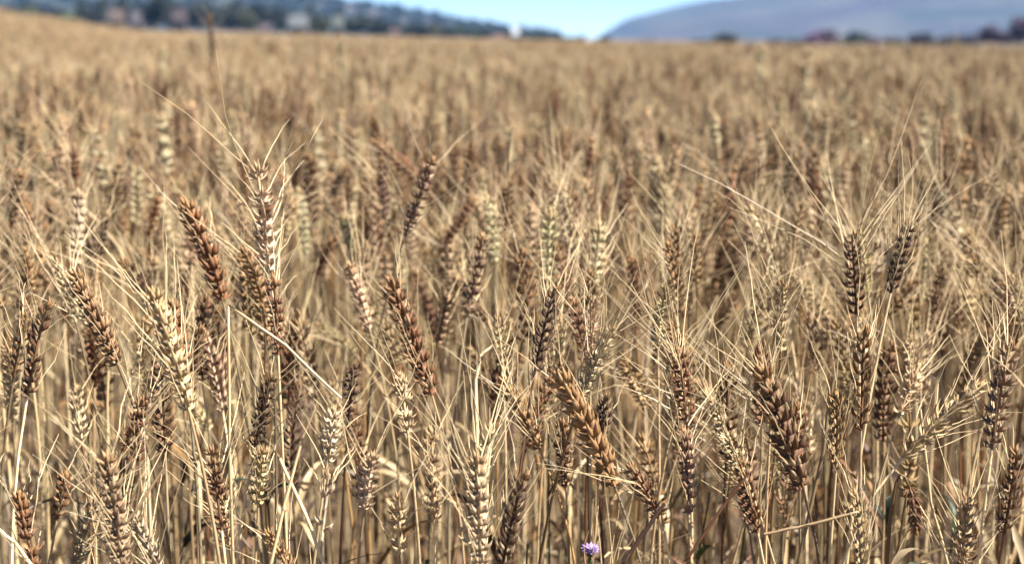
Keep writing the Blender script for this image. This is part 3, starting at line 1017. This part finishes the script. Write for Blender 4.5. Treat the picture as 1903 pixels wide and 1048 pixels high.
def tree(name, px, top_px, w_px, Y, color, label, group):
    g = ground_at(px, Y)
    h = CAM[2] + (HORIZON_Y - top_px) / FPX * Y - g[2]
    w = w_px / FPX * Y
    root = empty(name, g)
    trunk_mb(h, max(0.05, h * 0.025)).build("trunk", M_BARK, root)
    crown_mb(h, w, color, low=0.12, leaf=0.2 + 0.02 * w).build("crown", M_TREELEAF, root)
    tag(root, label, "shrub" if name == "shrub" else "tree", group)


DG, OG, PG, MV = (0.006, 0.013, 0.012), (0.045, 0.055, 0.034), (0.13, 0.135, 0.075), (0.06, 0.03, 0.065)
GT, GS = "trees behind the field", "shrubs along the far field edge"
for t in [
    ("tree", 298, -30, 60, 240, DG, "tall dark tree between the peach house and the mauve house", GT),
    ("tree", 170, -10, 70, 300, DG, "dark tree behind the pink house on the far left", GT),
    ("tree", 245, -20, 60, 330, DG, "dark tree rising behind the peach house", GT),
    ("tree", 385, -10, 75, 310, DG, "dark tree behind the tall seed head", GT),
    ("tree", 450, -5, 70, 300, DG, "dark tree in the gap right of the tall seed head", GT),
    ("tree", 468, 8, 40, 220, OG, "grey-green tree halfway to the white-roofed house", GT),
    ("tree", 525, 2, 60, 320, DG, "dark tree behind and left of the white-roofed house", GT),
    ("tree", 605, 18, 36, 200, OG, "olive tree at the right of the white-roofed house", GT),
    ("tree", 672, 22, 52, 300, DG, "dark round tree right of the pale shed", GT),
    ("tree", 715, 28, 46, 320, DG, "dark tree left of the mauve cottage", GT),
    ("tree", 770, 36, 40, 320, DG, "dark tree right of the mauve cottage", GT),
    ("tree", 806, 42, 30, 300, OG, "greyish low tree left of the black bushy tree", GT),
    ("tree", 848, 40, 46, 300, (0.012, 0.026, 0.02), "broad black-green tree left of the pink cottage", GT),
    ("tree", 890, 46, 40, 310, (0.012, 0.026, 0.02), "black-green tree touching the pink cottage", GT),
    ("shrub", 1000, 58, 34, 260, (0.012, 0.03, 0.025), "dark bush right of the white glint", GS),
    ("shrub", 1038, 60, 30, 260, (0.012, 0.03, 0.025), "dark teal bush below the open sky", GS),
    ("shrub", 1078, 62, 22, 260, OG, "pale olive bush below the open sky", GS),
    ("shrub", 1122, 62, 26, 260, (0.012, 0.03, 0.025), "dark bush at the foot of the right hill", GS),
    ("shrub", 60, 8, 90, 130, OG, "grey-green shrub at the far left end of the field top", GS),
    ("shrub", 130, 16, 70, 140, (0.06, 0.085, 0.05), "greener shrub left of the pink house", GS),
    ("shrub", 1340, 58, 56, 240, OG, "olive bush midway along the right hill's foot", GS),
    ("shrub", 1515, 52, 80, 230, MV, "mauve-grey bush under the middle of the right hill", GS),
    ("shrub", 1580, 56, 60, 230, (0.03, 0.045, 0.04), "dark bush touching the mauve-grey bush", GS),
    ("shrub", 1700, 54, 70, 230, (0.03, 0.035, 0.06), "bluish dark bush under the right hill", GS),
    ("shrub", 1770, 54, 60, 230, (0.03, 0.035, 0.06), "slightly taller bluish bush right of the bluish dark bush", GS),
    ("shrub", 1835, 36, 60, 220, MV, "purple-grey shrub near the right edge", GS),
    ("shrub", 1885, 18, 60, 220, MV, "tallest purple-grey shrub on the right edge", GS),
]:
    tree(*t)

belt = [(20, -6), (70, -14), (118, -4), (205, -18), (275, -6), (330, -20), (365, 6), (415, 2), (438, -10), (490, -4), (545, 4), (585, 2), (630, 8),
        (655, 18), (690, 20), (700, 32), (742, 30), (760, 40), (790, 40), (822, 38), (835, 46), (868, 44), (905, 52), (920, 48), (945, 54), (975, 58), (1018, 62), (1060, 64)]
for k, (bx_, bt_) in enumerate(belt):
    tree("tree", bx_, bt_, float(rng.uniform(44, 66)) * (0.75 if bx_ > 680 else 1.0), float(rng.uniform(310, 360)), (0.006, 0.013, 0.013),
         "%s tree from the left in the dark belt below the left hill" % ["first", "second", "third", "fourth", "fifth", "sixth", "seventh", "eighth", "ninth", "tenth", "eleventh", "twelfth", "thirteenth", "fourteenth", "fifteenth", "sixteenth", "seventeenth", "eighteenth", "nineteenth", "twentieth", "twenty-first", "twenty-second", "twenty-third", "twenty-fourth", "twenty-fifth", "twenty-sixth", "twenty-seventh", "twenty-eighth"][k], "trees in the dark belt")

for k, (bx_, bt_) in enumerate([(1160, 72), (1200, 70), (1245, 73), (1290, 68), (1390, 70), (1430, 66), (1475, 64), (1548, 60), (1612, 62), (1650, 60), (1735, 60), (1800, 56), (1860, 52)]):
    tree("shrub", bx_, bt_ + 5, float(rng.uniform(40, 64)), float(rng.uniform(240, 300)), ((0.035, 0.040, 0.030), (0.022, 0.026, 0.042), (0.055, 0.032, 0.06))[k % 3],
         "%s bush from the left along the right hill's foot" % ["first", "second", "third", "fourth", "fifth", "sixth", "seventh", "eighth", "ninth", "tenth", "eleventh", "twelfth", "thirteenth"][k], "bushes along the right hill's foot")

# woodland over the left hill: uncountable, one scatter
wood_col = bpy.data.collections.new("woodland_prototypes")
for k in range(3):
    mb = crown_mb(8, 8, (0.006, 0.012, 0.012), n=420, low=0.05, leaf=0.55)
    wood_col.objects.link(bpy.data.objects.new("wood_%d" % k, mb.mesh("wood_%d" % k, [M_TREELEAF])))
wp, wi, wr, wsz = [], [], [], []
ny, nx = HX.shape
for _ in range(1500):
    i = int(rng.integers(3, ny // 2 + 2)); j = int(rng.integers(20, nx - 3))
    f1, f2 = rng.random(), rng.random()
    def lerp(A):
        return (A[i, j] * (1 - f1) + A[i + 1, j] * f1) * (1 - f2) + (A[i, j + 1] * (1 - f1) + A[i + 1, j + 1] * f1) * f2
    s = rng.uniform(0.6, 1.3)
    wp.append((lerp(HX), lerp(HY), lerp(HZ) - 1)); wi.append(int(rng.integers(0, 3))); wr.append((0, 0, rng.random() * 6.28)); wsz.append((s, s, s))
wood = scatter("woodland", wood_col, wp, wi, wr, wsz)
tag(wood, "dark woodland covering the slopes of the left hill", "woodland", kind='stuff')


def plain(name, c, rough=0.8):
    return noise_mat(name, tuple(k * 0.85 for k in c), c, 1.5, rough)


M_GLASS = plain("window_glass", (0.03, 0.035, 0.045), 0.15)
M_DOOR = plain("painted_door", (0.12, 0.07, 0.05))


def box(mb, c, s):
    c, s = np.array(c, float), np.array(s, float) / 2
    sg = np.array([[-1, -1, -1], [1, -1, -1], [1, 1, -1], [-1, 1, -1], [-1, -1, 1], [1, -1, 1], [1, 1, 1], [-1, 1, 1]])
    q = np.array([[0, 3, 2, 1], [4, 5, 6, 7], [0, 1, 5, 4], [1, 2, 6, 5], [2, 3, 7, 6], [3, 0, 4, 7]])
    mb.add(c + sg * s, q, (1, 1, 1), (0, 0, 0))


def flat(o):
    for p in o.data.polygons:
        p.use_smooth = False
    return o


def house(name, px, top_px, w_px, Y, wall, roof, label, wall_frac=0.6, cat="house", nwin=2):
    g = ground_at(px, Y)
    H = CAM[2] + (HORIZON_Y - top_px) / FPX * Y - g[2]
    w = w_px / FPX * Y
    dp = w * 0.75
    hw = H * wall_frac
    root = empty(name, g)
    mw, mr = plain(name + "_wall", wall), plain(name + "_roof", roof)
    mb = MB(); box(mb, (0, 0, hw / 2 - 0.2), (w, dp, hw + 0.4))
    # gable ends
    for sx in (-1, 1):
        x = sx * w / 2
        mb.add(np.array([[x, -dp / 2, hw], [x, dp / 2, hw], [x, 0.001, H - .02], [x, -0.001, H - .02]]), np.array([[0, 1, 2, 3]]), (1, 1, 1), (0, 0, 0))
    flat(mb.build("wall", mw, root))
    rb = MB()
    ov = 0.35
    for sy in (-1, 1):
        a = np.array([[-w / 2 - ov, sy * (dp / 2 + ov), hw - 0.15], [w / 2 + ov, sy * (dp / 2 + ov), hw - 0.15], [w / 2 + ov, 0, H], [-w / 2 - ov, 0, H]])
        v = np.concatenate([a, a + np.array([0, 0, 0.18])])
        rb.add(v, np.array([[0, 3, 2, 1], [4, 5, 6, 7], [0, 1, 5, 4], [1, 2, 6, 5], [2, 3, 7, 6], [3, 0, 4, 7]]), (1, 1, 1), (0, 0, 0))
    ro = flat(rb.build("roof", mr, root))
    if w > 4:
        cb = MB(); box(cb, (w * 0.25, 0.5, H + 0.2), (0.6, 0.6, 1.2)); flat(cb.build("chimney", mw, ro))
    db = MB(); box(db, (w * 0.05, -dp / 2 - 0.03, min(2.1, hw * .8) / 2), (0.95, 0.08, min(2.1, hw * .8))); flat(db.build("door", M_DOOR, root))
    for k in range(nwin):
        x = (-0.3 + 0.62 * k / max(1, nwin - 1)) * w
        wb = MB(); box(wb, (x, -dp / 2 - 0.025, hw * 0.58), (1.1, 0.07, min(1.2, hw * .4))); flat(wb.build("window", M_GLASS, root))
    tag(root, label, cat)


house("house", 230, 21, 23, 260, (0.118, 0.074, 0.056), (0.076, 0.054, 0.046), "peach-walled house right of the greener shrub at the far left")
house("house", 268, 25, 17, 250, (0.107, 0.098, 0.107), (0.071, 0.065, 0.076), "white house half hidden beside the peach-walled house")
house("house", 165, 53, 26, 230, (0.098, 0.056, 0.051), (0.082, 0.041, 0.034), "low pink house above the field's far left rise")
house("house", 345, 21, 22, 300, (0.056, 0.044, 0.049), (0.041, 0.028, 0.029), "mauve-grey house left of the tall seed head")
house("house", 562, 31, 30, 250, (0.102, 0.049, 0.051), (0.079, 0.088, 0.095), "pink-walled house with a bright white roof", 0.55)
house("shed", 634, 33, 15, 250, (0.092, 0.107, 0.102), (0.067, 0.082, 0.080), "pale shed between the olive tree and the dark round tree", cat="shed", nwin=1)
house("house", 500, 47, 19, 260, (0.071, 0.051, 0.061), (0.051, 0.036, 0.042), "lilac-grey house left of the white-roofed house")
house("cottage", 738, 57, 15, 280, (0.071, 0.049, 0.054), (0.056, 0.031, 0.031), "small mauve cottage between two dark trees", cat="house")
house("cottage", 928, 67, 22, 270, (0.098, 0.059, 0.056), (0.082, 0.044, 0.038), "small pink cottage at the low end of the left hill", cat="house")
house("glint", 958, 54, 6, 255, (0.42, 0.44, 0.46), (0.42, 0.45, 0.48), "tiny white shape standing in for a bright glint right of the pink cottage", cat="glint", nwin=1)  # small house shape added to stand for a bright glint

# ------------------------------------------------------------------ haze
HAZE = 0.00013
mb = MB()
box(mb, (0, 1740, 118), (4200, 3640, 246))
hz = flat(mb.build("haze", []))
m = bpy.data.materials.new("haze")
m.use_nodes = True
nt = m.node_tree
nt.nodes.remove(nt.nodes["Principled BSDF"])
pv = nt.nodes.new("ShaderNodeVolumePrincipled")
pv.inputs["Color"].default_value = (0.24, 0.50, 0.92, 1)
pv.inputs["Density"].default_value = HAZE
pv.inputs["Anisotropy"].default_value = 0.0
nt.links.new(pv.outputs[0], nt.nodes["Material Output"].inputs["Volume"])
hz.data.materials.append(m)
tag(hz, "thin blue haze in the air over the field and hills", "haze", kind='stuff')

# ------------------------------------------------------------------ labels of the remaining plants
CW = {'cream': 'bleached', 'straw': 'pale straw', 'tan': 'tan', 'gold': 'golden', 'rust': 'russet', 'brown': 'brown', 'dark': 'blackish', 'mauve': 'mauve-brown'}
GP = "bearded wheat plants nearest the camera"
for h in HEROES:
    tag(h['o'], "wheat plant carrying " + h['phrase'], "wheat", GP)
buckets = {}
for p in ALL_PLANTS:
    if 'phrase' in p:
        continue
    h = min(HEROES, key=lambda q: (q['x'] - p['x']) ** 2 + (q['y'] - p['y']) ** 2)
    ln = p['lean'] / max(p['len'], 1)
    pose = 'leaning left' if ln < -0.3 else ('leaning right' if ln > 0.3 else 'upright')
    dx, dy = p['x'] - h['x'], p['y'] - h['y']
    rel = ('left of' if dx < 0 else 'right of') if abs(dx) > abs(dy) * 0.6 else ('above' if dy < 0 else 'below')
    buckets.setdefault((CW[p['cls']], pose, rel, h['phrase']), []).append((math.hypot(dx, dy), p))
ORD = ['nearer', 'farther', 'third', 'fourth', 'fifth', 'sixth', 'seventh']
for (c, pose, rel, ph), L_ in buckets.items():
    L_.sort(key=lambda a: a[0])
    for k, (_, p) in enumerate(L_):
        pre = '' if len(L_) == 1 else ((ORD[k] if len(L_) == 2 else ['nearest', 'second', 'third', 'fourth', 'fifth', 'sixth', 'seventh', 'eighth'][min(k, 7)]) + ' ')
        tag(p['o'], "%s%s ear %s, %s %s" % (pre, c, pose, rel, ph), "wheat", GP)
